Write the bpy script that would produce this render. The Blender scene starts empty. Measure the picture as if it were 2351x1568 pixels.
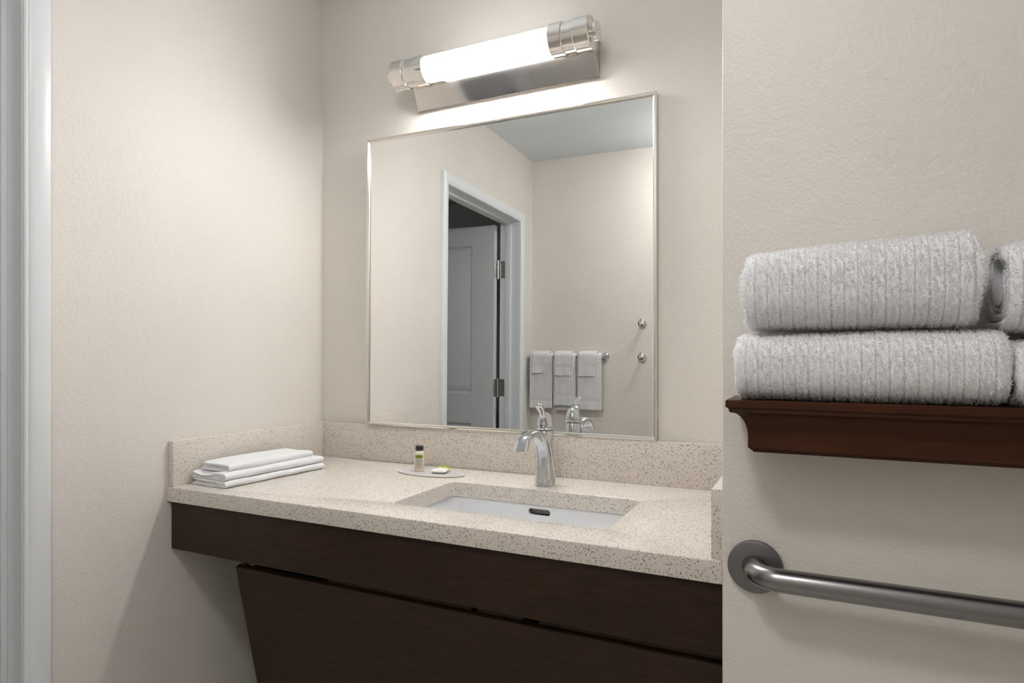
import bpy, bmesh, math, random
import numpy as np
from mathutils import Vector, Matrix, noise as mnoise

# ------------------------------------------------------------------ scene, camera, light, exposure
sc = bpy.context.scene
COL = sc.collection
PI = math.pi
rng = np.random.default_rng(7)
random.seed(7)

IMG_W = 2351.0
cam_d = bpy.data.cameras.new('camera')
cam = bpy.data.objects.new('camera', cam_d)
COL.objects.link(cam)
cam_d.sensor_width = 36.0
cam_d.lens = 1470.25 / IMG_W * 36.0
cam_d.shift_y = 27.46 / IMG_W
cam_d.clip_start = 0.01
cam.location = (1.5816, -1.7431, 1.217)
cam.rotation_euler = (PI / 2, 0, 0.4494)
sc.camera = cam

world = bpy.data.worlds.new('world')
sc.world = world
world.use_nodes = True
world.node_tree.nodes['Background'].inputs[0].default_value = (0.0, 0.0, 0.0, 1)
world.node_tree.nodes['Background'].inputs[1].default_value = 0.0

sc.view_settings.view_transform = 'Standard'
sc.view_settings.look = 'None'
sc.view_settings.gamma = 1.0
sc.view_settings.use_curve_mapping = False
sc.view_settings.exposure = 0.82

TUBE_POWER = 51.0       # radiance of the opal tube above the mirror
DOME_POWER = 31.5       # radiance of the ceiling fixture's opal dome

# main measures (metres): mirror wall is y = 0, left wall is x = 0
W = 1.4299              # alcove width
D = 0.5977              # counter depth
ZC = 0.86               # counter top
ZS = 0.9814             # splash top
T = 0.0203              # splash thickness
CT = 0.0402             # counter edge height
YR = -0.6044            # face of the wall that carries shelf and grab bar
YB = -2.026             # wall with the towel bar (seen in the mirror)
ZH = 2.462              # ceiling
XR = 2.75               # far right wall
WT = 0.13               # left wall thickness
DY0, DY1 = -0.944, -1.826   # door opening
DZ = 2.042


# ------------------------------------------------------------------ helpers
def tag(o, label=None, cat=None, group=None, kind=None):
    if label: o['label'] = label
    if cat: o['category'] = cat
    if group: o['group'] = group
    if kind: o['kind'] = kind
    return o


def thing(name, loc, label, cat, group=None, kind=None):
    o = bpy.data.objects.new(name, None)
    o.empty_display_size = 0.05
    COL.objects.link(o)
    o.location = loc
    return tag(o, label, cat, group, kind)


def wloc(p):
    v = Vector((0, 0, 0))
    while p is not None:
        v = v + p.location
        p = p.parent
    return v


def link(name, me, mat, parent=None, smooth=None):
    """me holds WORLD coordinates; they become local to the parent's base point"""
    if parent is not None:
        me.transform(Matrix.Translation(-wloc(parent)))
    o = bpy.data.objects.new(name, me)
    COL.objects.link(o)
    if mat is not None:
        me.materials.clear()
        me.materials.append(mat)
    if parent is not None:
        o.parent = parent
    if smooth is not None:
        for p in me.polygons: p.use_smooth = True
        if smooth < 179:
            try:
                me.set_sharp_from_angle(angle=math.radians(smooth))
            except Exception:
                pass
    me.update()
    return o


def from_bm(name, bm, mat, parent=None, smooth=None, recalc=True):
    if recalc:
        bmesh.ops.recalc_face_normals(bm, faces=bm.faces[:])
    me = bpy.data.meshes.new(name)
    bm.to_mesh(me)
    bm.free()
    return link(name, me, mat, parent, smooth)


def from_data(name, V, F, mat, parent=None, smooth=None, recalc=True):
    me = bpy.data.meshes.new(name)
    me.from_pydata([tuple(v) for v in V], [], [tuple(f) for f in F])
    if recalc:
        bm = bmesh.new(); bm.from_mesh(me)
        bmesh.ops.recalc_face_normals(bm, faces=bm.faces[:])
        bm.to_mesh(me); bm.free()
    return link(name, me, mat, parent, smooth)


def add_box(bm, a, b):
    x0, x1 = sorted((a[0], b[0])); y0, y1 = sorted((a[1], b[1])); z0, z1 = sorted((a[2], b[2]))
    vs = [bm.verts.new(c) for c in ((x0, y0, z0), (x1, y0, z0), (x1, y1, z0), (x0, y1, z0),
                                    (x0, y0, z1), (x1, y0, z1), (x1, y1, z1), (x0, y1, z1))]
    for f in ((0, 3, 2, 1), (4, 5, 6, 7), (0, 1, 5, 4), (1, 2, 6, 5), (2, 3, 7, 6), (3, 0, 4, 7)):
        bm.faces.new([vs[i] for i in f])


def box(name, a, b, mat, parent=None, bev=0.0, seg=2):
    bm = bmesh.new()
    add_box(bm, a, b)
    if bev > 0:
        bmesh.ops.bevel(bm, geom=bm.edges[:], offset=bev, segments=seg, profile=0.5, affect='EDGES')
    return from_bm(name, bm, mat, parent, 40 if bev > 0 else None)


def boxes(name, lst, mat, parent=None):
    bm = bmesh.new()
    for a, b in lst: add_box(bm, a, b)
    return from_bm(name, bm, mat, parent)


def rings(name, R, mat, parent=None, smooth=60, cap0=True, cap1=True, closed=True):
    """loft through a list of rings (each a list of world points of equal length)"""
    n = len(R[0]); V = []; F = []
    for r in R: V += [tuple(p) for p in r]
    for i in range(len(R) - 1):
        for j in range(n if closed else n - 1):
            k = (j + 1) % n
            F.append((i * n + j, i * n + k, (i + 1) * n + k, (i + 1) * n + j))
    if cap0: F.append(tuple(range(n - 1, -1, -1)))
    if cap1: F.append(tuple(range((len(R) - 1) * n, len(R) * n)))
    return from_data(name, V, F, mat, parent, smooth)


def lathe(name, c, axis, prof, mat, parent=None, n=40, smooth=35):
    """prof: list of (distance along the axis, radius); c: world point; axis: 'X','Y','Z','-Y'..."""
    ax = {'X': Vector((1, 0, 0)), 'Y': Vector((0, 1, 0)), 'Z': Vector((0, 0, 1)), '-Y': Vector((0, -1, 0)), '-Z': Vector((0, 0, -1)), '-X': Vector((-1, 0, 0))}[axis] if isinstance(axis, str) else Vector(axis).normalized()
    u = ax.orthogonal().normalized(); v = ax.cross(u)
    R = []
    for d, r in prof:
        r = max(r, 1e-5)
        R.append([Vector(c) + ax * d + (u * math.cos(2 * PI * k / n) + v * math.sin(2 * PI * k / n)) * r for k in range(n)])
    return rings(name, R, mat, parent, smooth)


def frames(path):
    P = [Vector(p) for p in path]
    out = []
    for i, p in enumerate(P):
        t = (P[min(i + 1, len(P) - 1)] - P[max(i - 1, 0)]).normalized()
        out.append((p, t))
    return out


def tube(name, path, r, mat, parent=None, n=20, smooth=60, ref=(0, 0, 1)):
    """sweep; r = float, list of floats or list of (a, b) half axes: a sideways (t x ref), b along the other"""
    R = []
    for i, (p, t) in enumerate(frames(path)):
        rr = r[i] if isinstance(r, (list, tuple)) else r
        a, b = rr if isinstance(rr, (list, tuple)) else (rr, rr)
        s = t.cross(Vector(ref))
        if s.length < 1e-4: s = t.orthogonal()
        s.normalize(); u = s.cross(t).normalized()
        R.append([p + s * a * math.cos(2 * PI * k / n) + u * b * math.sin(2 * PI * k / n) for k in range(n)])
    return rings(name, R, mat, parent, smooth)


def catmull(pts, per=8):
    P = [np.array(p, float) for p in pts]
    P = [2 * P[0] - P[1]] + P + [2 * P[-1] - P[-2]]
    out = []
    for i in range(1, len(P) - 2):
        for k in range(per):
            t = k / per
            a, b, c, d = P[i - 1], P[i], P[i + 1], P[i + 2]
            out.append(0.5 * ((2 * b) + (-a + c) * t + (2 * a - 5 * b + 4 * c - d) * t * t + (-a + 3 * b - 3 * c + d) * t ** 3))
    out.append(P[-2])
    return out


def rrect(x0, x1, y0, y1, r, z, n=8):
    pts = []
    for cx, cy, a0 in ((x1 - r, y1 - r, 0), (x0 + r, y1 - r, PI / 2), (x0 + r, y0 + r, PI), (x1 - r, y0 + r, 1.5 * PI)):
        for k in range(n + 1):
            a = a0 + PI / 2 * k / n
            pts.append((cx + r * math.cos(a), cy + r * math.sin(a), z))
    return pts


# ------------------------------------------------------------------ materials
def mat(name, col=(0.8, 0.8, 0.8), rough=0.5, metal=0.0, **kw):
    m = bpy.data.materials.new(name)
    m.use_nodes = True
    b = m.node_tree.nodes['Principled BSDF']
    b.inputs['Base Color'].default_value = (*col, 1)
    b.inputs['Roughness'].default_value = rough
    b.inputs['Metallic'].default_value = metal
    for k, v in kw.items(): b.inputs[k].default_value = v
    return m


def nodes(m):
    return m.node_tree.nodes, m.node_tree.links, m.node_tree.nodes['Principled BSDF']


def coords(m, scale=(1, 1, 1)):
    N, L, b = nodes(m)
    tc = N.new('ShaderNodeTexCoord'); mp = N.new('ShaderNodeMapping')
    mp.inputs['Scale'].default_value = scale
    L.new(tc.outputs['Object'], mp.inputs['Vector'])
    return mp.outputs['Vector']


def add_noise(m, scale, detail=4, rough=0.5, vec=None):
    N, L, b = nodes(m)
    t = N.new('ShaderNodeTexNoise')
    t.inputs['Scale'].default_value = scale; t.inputs['Detail'].default_value = detail; t.inputs['Roughness'].default_value = rough
    L.new(vec if vec is not None else coords(m), t.inputs['Vector'])
    return t.outputs['Fac']


def ramp(m, fac, stops):
    N, L, b = nodes(m)
    r = N.new('ShaderNodeValToRGB')
    e = r.color_ramp.elements
    e[0].position, e[0].color = stops[0][0], (*stops[0][1], 1)
    e[1].position, e[1].color = stops[-1][0], (*stops[-1][1], 1)
    for p, c in stops[1:-1]:
        q = e.new(p); q.color = (*c, 1)
    L.new(fac, r.inputs['Fac'])
    return r.outputs['Color']


def bump(m, h, strength, dist, prev=None):
    N, L, b = nodes(m)
    n = N.new('ShaderNodeBump')
    n.inputs['Strength'].default_value = strength; n.inputs['Distance'].default_value = dist
    L.new(h, n.inputs['Height'])
    if prev is not None: L.new(prev, n.inputs['Normal'])
    L.new(n.outputs['Normal'], b.inputs['Normal'])
    return n.outputs['Normal']


def paint(name, col, tex=True):
    m = mat(name, col, 0.48)
    N, L, b = nodes(m)
    v = coords(m)
    c = ramp(m, add_noise(m, 3.0, 3, 0.5, v), [(0.3, tuple(x * 0.975 for x in col)), (0.7, tuple(min(1, x * 1.02) for x in col))])
    L.new(c, b.inputs['Base Color'])
    if tex:      # rolled orange-peel relief
        p = bump(m, add_noise(m, 170.0, 3, 0.55, v), 0.55, 0.0022)
        bump(m, add_noise(m, 55.0, 2, 0.5, v), 0.35, 0.003, p)
    return m


M_wall = paint('beige_wall_paint', (0.755, 0.720, 0.672))
M_ceil = paint('white_ceiling_paint', (0.735, 0.785, 0.825))
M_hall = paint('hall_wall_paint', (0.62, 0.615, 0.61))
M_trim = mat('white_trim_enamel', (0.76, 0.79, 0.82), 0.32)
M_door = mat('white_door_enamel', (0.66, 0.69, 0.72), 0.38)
bump(M_door, add_noise(M_door, 300, 2), 0.05, 0.001)

# speckled quartz
M_quartz = mat('speckled_cream_quartz', (0.66, 0.585, 0.50), 0.16)
def build_quartz(m):
    N, L, b = nodes(m)
    v = coords(m)
    base = ramp(m, add_noise(m, 420.0, 2, 0.6, v), [(0.32, (0.660, 0.602, 0.540)), (0.68, (0.745, 0.695, 0.636))])
    prev = base
    for scale, thr, colr, off in ((270.0, 0.235, (0.150, 0.105, 0.070), 0.0), (200.0, 0.190, (0.085, 0.066, 0.050), 3.7), (300.0, 0.15, (0.85, 0.83, 0.80), 9.1)):
        mp = N.new('ShaderNodeMapping'); mp.inputs['Location'].default_value = (off, off * 1.3, off * 0.7)
        L.new(v, mp.inputs['Vector'])
        vo = N.new('ShaderNodeTexVoronoi'); vo.inputs['Scale'].default_value = scale
        L.new(mp.outputs['Vector'], vo.inputs['Vector'])
        lt = N.new('ShaderNodeMath'); lt.operation = 'LESS_THAN'; lt.inputs[1].default_value = thr * 1.35
        L.new(vo.outputs['Distance'], lt.inputs[0])
        # only some of the cells carry a chip
        sp = N.new('ShaderNodeSeparateColor'); L.new(vo.outputs['Color'], sp.inputs['Color'])
        gt = N.new('ShaderNodeMath'); gt.operation = 'GREATER_THAN'; gt.inputs[1].default_value = 0.62
        L.new(sp.outputs[0], gt.inputs[0])
        mu = N.new('ShaderNodeMath'); mu.operation = 'MULTIPLY'
        L.new(lt.outputs[0], mu.inputs[0]); L.new(gt.outputs[0], mu.inputs[1])
        sc2 = N.new('ShaderNodeMath'); sc2.operation = 'MULTIPLY'; sc2.inputs[1].default_value = 0.85
        L.new(mu.outputs[0], sc2.inputs[0])
        mx = N.new('ShaderNodeMixRGB'); mx.inputs['Color2'].default_value = (*colr, 1)
        L.new(sc2.outputs[0], mx.inputs['Fac']); L.new(prev, mx.inputs['Color1'])
        prev = mx.outputs['Color']
    L.new(prev, b.inputs['Base Color'])
build_quartz(M_quartz)


def wood(name, c0, c1, rough, axis_scale, coat=0.0):
    m = mat(name, c0, rough)
    N, L, b = nodes(m)
    v = coords(m, axis_scale)
    g = add_noise(m, 14.0, 8, 0.65, v)
    c = ramp(m, g, [(0.30, c0), (0.72, c1)])
    v2 = coords(m, (1, 1, 1))
    g2 = add_noise(m, 9.0, 3, 0.5, v2)
    mx = N.new('ShaderNodeMixRGB'); mx.blend_type = 'MULTIPLY'; mx.inputs['Fac'].default_value = 0.55
    L.new(c, mx.inputs['Color1']); L.new(ramp(m, g2, [(0.3, (0.72, 0.70, 0.68)), (0.7, (1.15, 1.12, 1.10))]), mx.inputs['Color2'])
    L.new(mx.outputs['Color'], b.inputs['Base Color'])
    bump(m, g, 0.06, 0.001)
    b.inputs['Coat Weight'].default_value = coat
    b.inputs['Coat Roughness'].default_value = 0.2
    return m


M_wood = wood('espresso_stained_maple', (0.022, 0.0108, 0.0058), (0.046, 0.0255, 0.0145), 0.48, (1, 8, 8))
M_shelf = wood('mahogany_stained_wood', (0.038, 0.0105, 0.0028), (0.068, 0.0200, 0.0050), 0.36, (0.8, 7, 7), 0.0)
for m_ in (M_wood, M_shelf): m_.node_tree.nodes['Principled BSDF'].inputs['Specular IOR Level'].default_value = 0.24

M_chrome = mat('polished_chrome', (0.62, 0.64, 0.66), 0.05, 1.0)
M_nickel = mat('polished_nickel', (0.80, 0.77, 0.73), 0.07, 1.0)
M_plate = mat('polished_nickel_plate', (0.62, 0.59, 0.56), 0.10, 1.0)
M_frame = mat('satin_nickel_frame', (0.82, 0.78, 0.72), 0.16, 1.0)
M_hinge = mat('brushed_hinge_steel', (0.55, 0.55, 0.55), 0.30, 1.0)
M_steel = mat('brushed_stainless_steel', (0.29, 0.29, 0.295), 0.27, 1.0)
bump(M_steel, add_noise(M_steel, 60, 3, 0.6, coords(M_steel, (40, 1, 40))), 0.06, 0.0008)
M_flange = mat('dull_stainless_flange', (0.22, 0.22, 0.225), 0.42, 1.0)
bump(M_flange, add_noise(M_flange, 90, 4), 0.08, 0.001)
M_glass = mat('silvered_mirror_glass', (0.92, 0.925, 0.915), 0.0, 1.0)
M_dark = mat('dark_recess', (0.012, 0.012, 0.012), 0.7)
M_porc = mat('white_porcelain', (0.80, 0.81, 0.83), 0.10)
M_terry = mat('white_terry', (0.92, 0.92, 0.935), 0.95)
M_terry.node_tree.nodes['Principled BSDF'].inputs['Sheen Weight'].default_value = 0.25
def terry_bump(m, sc_=420, st=0.5):
    bump(m, add_noise(m, sc_, 3, 0.6), st, 0.0035)
terry_bump(M_terry)
M_pile = mat('white_cotton_pile', (0.93, 0.93, 0.945), 0.8)
def add_translucency(m, w):
    N, L, b = nodes(m)
    t = N.new('ShaderNodeBsdfTranslucent'); t.inputs['Color'].default_value = b.inputs['Base Color'].default_value
    mx = N.new('ShaderNodeMixShader'); mx.inputs[0].default_value = w
    L.new(b.outputs[0], mx.inputs[1]); L.new(t.outputs[0], mx.inputs[2])
    L.new(mx.outputs[0], N['Material Output'].inputs['Surface'])
add_translucency(M_pile, 0.45)
M_cloth = mat('white_washcloth_cotton', (0.80, 0.805, 0.82), 0.95)
terry_bump(M_cloth, 700, 0.35)
M_hang = mat('white_hanging_towel_cotton', (0.78, 0.775, 0.775), 0.95)
terry_bump(M_hang, 300, 0.5)
M_band = mat('flat_woven_band', (0.70, 0.70, 0.70), 0.85)
M_bottle = mat('ivory_lotion_plastic', (0.70, 0.66, 0.56), 0.32)
M_cap = mat('black_cap_plastic', (0.016, 0.016, 0.017), 0.38)
M_green = mat('lime_print', (0.33, 0.38, 0.035), 0.5)
M_ink = mat('black_ink', (0.012, 0.012, 0.012), 0.6)
M_red = mat('brick_red_ink', (0.55, 0.12, 0.06), 0.6)
M_panel = mat('grey_label_print', (0.52, 0.51, 0.45), 0.5)
M_wrap = mat('white_soap_wrapper', (0.84, 0.82, 0.76), 0.35)
M_tray = mat('frosted_tray_plastic', (0.80, 0.77, 0.76), 0.28, 0.0)
M_tray.node_tree.nodes['Principled BSDF'].inputs['Transmission Weight'].default_value = 0.25
M_floor = mat('floor_vinyl', (0.30, 0.27, 0.235), 0.4)
M_floor.node_tree.links.new(ramp(M_floor, add_noise(M_floor, 8, 5), [(0.3, (0.60, 0.56, 0.51)), (0.7, (0.67, 0.63, 0.57))]), M_floor.node_tree.nodes['Principled BSDF'].inputs['Base Color'])


def emit(name, col, power):
    m = bpy.data.materials.new(name); m.use_nodes = True
    N, L = m.node_tree.nodes, m.node_tree.links
    N.remove(N['Principled BSDF'])
    e = N.new('ShaderNodeEmission'); e.inputs['Color'].default_value = (*col, 1); e.inputs['Strength'].default_value = power
    L.new(e.outputs[0], N['Material Output'].inputs['Surface'])
    return m


def tube_mat():
    # opal tube, glow shaped by facing: top and back dimmed to spare the wall
    m = emit('lit_opal_tube', (1.0, 0.985, 0.97), TUBE_POWER)
    N, L = m.node_tree.nodes, m.node_tree.links
    g = N.new('ShaderNodeNewGeometry'); dt = N.new('ShaderNodeVectorMath'); dt.operation = 'DOT_PRODUCT'
    dt.inputs[1].default_value = (0, -0.42, -0.907)
    L.new(g.outputs['True Normal'], dt.inputs[0])
    mr = N.new('ShaderNodeMapRange'); mr.inputs[1].default_value = -0.35; mr.inputs[2].default_value = 0.85
    mr.inputs[3].default_value = TUBE_POWER * 0.06; mr.inputs[4].default_value = TUBE_POWER
    L.new(dt.outputs['Value'], mr.inputs[0])
    L.new(mr.outputs[0], [n for n in N if n.type == 'EMISSION'][0].inputs['Strength'])
    return m
M_tube = tube_mat()
M_dome = emit('lit_opal_dome', (1.0, 0.985, 0.97), DOME_POWER)


def struct(o, label, cat=None):
    return tag(o, label, cat, None, 'structure')


# ------------------------------------------------------------------ room shell
struct(box('floor', (-1.75, YB - 0.12, -0.1), (XR + 0.12, 0.12, 0.0), M_floor), 'tan vinyl bathroom floor', 'floor')
struct(box('ceiling', (-WT, YB - 0.12, ZH), (XR + 0.12, 0.12, ZH + 0.1), M_ceil), 'white bathroom ceiling seen in the mirror', 'ceiling')
struct(box('wall_mirror_side', (0, 0, 0), (W, 0.12, ZH), M_wall), 'beige textured wall behind the mirror and vanity', 'wall')
struct(boxes('wall_left', [((-WT, 0.12, 0), (0, DY0 + 0.012, ZH)),
                           ((-WT, DY1 - 0.012, 0), (0, YB - 0.12, ZH)),
                           ((-WT, DY0 + 0.012, DZ + 0.012), (0, DY1 - 0.012, ZH))], M_wall),
       'beige textured wall left of the vanity with a doorway', 'wall')
struct(box('wall_towel_side', (0, YB - 0.12, 0), (XR + 0.12, YB, ZH), M_wall), 'beige wall with the towel bar seen in the mirror', 'wall')


def alcove_wall():
    bm = bmesh.new()
    add_box(bm, (W, YR, 0), (XR + 0.12, 0.12, ZH))
    es = [e for e in bm.edges if all(abs(v.co.x - W) < 1e-5 and abs(v.co.y - YR) < 1e-5 for v in e.verts)]
    bmesh.ops.bevel(bm, geom=es, offset=0.004, segments=4, profile=0.5, affect='EDGES')
    return from_bm('wall_shelf_side', bm, M_wall, None, 30)
struct(alcove_wall(), 'beige textured wall carrying the shelf and grab bar', 'wall')
struct(box('wall_right', (XR, YB, 0), (XR + 0.12, YR, ZH), M_wall), 'beige wall at the far right end of the bathroom', 'wall')
# the room beyond the doorway
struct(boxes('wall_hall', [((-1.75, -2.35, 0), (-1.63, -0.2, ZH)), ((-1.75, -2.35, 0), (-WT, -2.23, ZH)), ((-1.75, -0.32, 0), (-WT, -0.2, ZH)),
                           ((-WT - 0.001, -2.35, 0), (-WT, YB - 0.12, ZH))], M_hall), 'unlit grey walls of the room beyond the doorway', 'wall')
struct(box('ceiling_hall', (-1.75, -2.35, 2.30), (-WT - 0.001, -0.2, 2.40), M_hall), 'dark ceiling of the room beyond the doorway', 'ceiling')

# ------------------------------------------------------------------ doorway: jambs, stops, casing, hinges, open leaf
door = thing('door_1', (-WT, DY1, 0), 'white panel door standing open in the cased doorway, seen in the mirror', 'door', None, 'structure')
jt = 0.012
box('jamb', (-WT, DY0 + jt, 0), (0.0, DY0, DZ), M_trim, door)
box('jamb', (-WT, DY1, 0), (0.0, DY1 - jt, DZ), M_trim, door)
box('jamb', (-WT, DY1 - jt, DZ), (0.0, DY0 + jt, DZ + jt), M_trim, door)
sx0, sx1, sd = -0.092, -0.055, 0.012
box('door_stop', (sx0, DY0, 0), (sx1, DY0 - sd, DZ), M_trim, door, 0.0015)
box('door_stop', (sx0, DY1, 0), (sx1, DY1 + sd, DZ), M_trim, door, 0.0015)
box('door_stop', (sx0, DY1 + sd, DZ), (sx1, DY0 - sd, DZ - sd), M_trim, door, 0.0015)
# casing: profile (distance from the opening, projection from the wall)
CP = [(0.0, 0.0), (0.0, 0.006), (0.003, 0.0085), (0.008, 0.0085), (0.010, 0.0105), (0.014, 0.0125), (0.018, 0.0135), (0.046, 0.0165), (0.0495, 0.0155), (0.0515, 0.012), (0.0515, 0.0)]


def casing():
    rv = 0.0015          # reveal
    L_, R_, H_ = DY0 + rv, DY1 - rv, DZ + rv
    def seg(name, A, B):   # A, B: rings
        rings(name, [A, B], M_trim, door, 25)
    seg('casing', [(p, L_ + d, 0) for d, p in CP], [(p, L_ + d, H_ + d) for d, p in CP])
    seg('casing', [(p, L_ + d, H_ + d) for d, p in CP], [(p, R_ - d, H_ + d) for d, p in CP])
    seg('casing', [(p, R_ - d, 0) for d, p in CP], [(p, R_ - d, H_ + d) for d, p in CP])
casing()

# leaf, opened square to the wall
LX1, LX0 = -0.150, -0.150 - 0.875
LY1, LY0 = -1.781, -1.825


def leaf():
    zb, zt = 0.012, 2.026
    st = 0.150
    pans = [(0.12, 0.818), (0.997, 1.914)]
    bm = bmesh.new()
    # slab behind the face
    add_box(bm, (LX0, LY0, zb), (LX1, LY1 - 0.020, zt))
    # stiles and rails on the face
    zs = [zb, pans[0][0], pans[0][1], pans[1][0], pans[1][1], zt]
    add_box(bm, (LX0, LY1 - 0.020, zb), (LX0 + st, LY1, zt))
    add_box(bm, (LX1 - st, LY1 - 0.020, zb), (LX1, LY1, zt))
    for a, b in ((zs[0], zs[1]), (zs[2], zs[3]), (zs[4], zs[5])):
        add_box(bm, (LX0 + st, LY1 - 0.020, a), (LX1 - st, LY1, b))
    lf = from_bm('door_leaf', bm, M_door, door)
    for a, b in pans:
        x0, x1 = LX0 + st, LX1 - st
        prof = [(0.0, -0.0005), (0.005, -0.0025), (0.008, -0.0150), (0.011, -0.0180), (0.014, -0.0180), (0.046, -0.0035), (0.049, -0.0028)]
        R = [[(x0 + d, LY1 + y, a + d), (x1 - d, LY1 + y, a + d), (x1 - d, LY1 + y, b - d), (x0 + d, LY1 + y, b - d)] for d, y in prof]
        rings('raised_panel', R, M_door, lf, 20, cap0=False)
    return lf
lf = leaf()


def hinge(zc):
    hh = 0.052
    h = box('hinge', (-0.131, DY1 + 0.0001, zc - hh), (-0.0945, DY1 + 0.0025, zc + hh), M_hinge, door, 0.0006, 1)
    box('leaf_plate', (LX1 - 0.0005, LY1 + 0.0, zc - hh), (LX1 + 0.0022, LY0 + 0.006, zc + hh), M_hinge, h, 0.0006, 1)
    x, y = -0.1405, DY1 + 0.004
    prof = [(-hh - 0.008, 0.003), (-hh - 0.006, 0.0055), (-hh, 0.0055)]
    for k in range(5):
        a = -hh + k * 2 * hh / 5; b = a + 2 * hh / 5
        prof += [(a + 0.0008, 0.0072), (b - 0.0008, 0.0072), (b - 0.0006, 0.0062), (b + 0.0006, 0.0062)]
    prof += [(hh, 0.0055), (hh + 0.006, 0.0055), (hh + 0.008, 0.003)]
    lathe('knuckle', (x, y, zc), 'Z', prof, M_hinge, h, 20, 25)
    for dz, dx in ((-0.040, 0.0), (-0.014, 0.012), (0.014, 0.012), (0.040, 0.0)):
        lathe('screw', (-0.1185 + dx, DY1 + 0.0025, zc + dz), 'Y', [(-0.0005, 0.0045), (0.0008, 0.0045), (0.0012, 0.003)], M_flange, h, 14, 30)
for z in (1.757, 1.036, 0.26): hinge(z)

# ------------------------------------------------------------------ vanity: worktop with splashes, sink, front
counter = thing('countertop', (W / 2, -D / 2, ZC - CT), 'cream speckled quartz countertop with raised splashes in the alcove', 'countertop')
CX0, CX1, CY0, CY1 = 0.656, 1.190, -0.4895, -0.2025


def slab():
    bm = bmesh.new()
    outer = [(0.0005, -D, ZC), (W - 0.0005, -D, ZC), (W - 0.0005, -0.0005, ZC), (0.0005, -0.0005, ZC)]
    inner = rrect(CX0, CX1, CY0, CY1, 0.022, ZC, 8)
    es = []
    for loop in (outer, inner):
        vs = [bm.verts.new(p) for p in loop]
        es += [bm.edges.new((vs[i], vs[(i + 1) % len(vs)])) for i in range(len(vs))]
    r = bmesh.ops.triangle_fill(bm, use_beauty=True, edges=es)
    faces = [f for f in bm.faces]
    ext = bmesh.ops.extrude_face_region(bm, geom=faces)
    vs = [g for g in ext['geom'] if isinstance(g, bmesh.types.BMVert)]
    bmesh.ops.translate(bm, verts=vs, vec=(0, 0, -CT))
    bmesh.ops.recalc_face_normals(bm, faces=bm.faces[:])
    # eased front edges
    fe = [e for e in bm.edges if len(e.link_faces) == 2 and abs(e.calc_face_angle(0)) > 1.2 and
          (all(abs(v.co.z - ZC) < 1e-5 for v in e.verts) or all(abs(v.co.y + D) < 1e-5 for v in e.verts)) and not all(v.co.y > -0.01 for v in e.verts)]
    bmesh.ops.bevel(bm, geom=fe, offset=0.0022, segments=3, profile=0.5, affect='EDGES')
    return from_bm('slab', bm, M_quartz, counter, 35)
slab()
DL = 0.5932
box('back_splash', (T, -T, ZC), (W - T, -0.0005, ZS), M_quartz, counter, 0.0012)
box('side_splash', (0.0005, -DL, ZC), (T, -0.0005, ZS), M_quartz, counter, 0.0012)
box('side_splash', (W - T, -0.589, ZC), (W - 0.0005, -0.0005, ZS), M_quartz, counter, 0.0012)

# sink -------------------------------------------------------------
sink = thing('undermount_sink', ((CX0 + CX1) / 2, (CY0 + CY1) / 2, 0.69), 'white rectangular undermount sink set into the quartz counter', 'sink')


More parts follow.
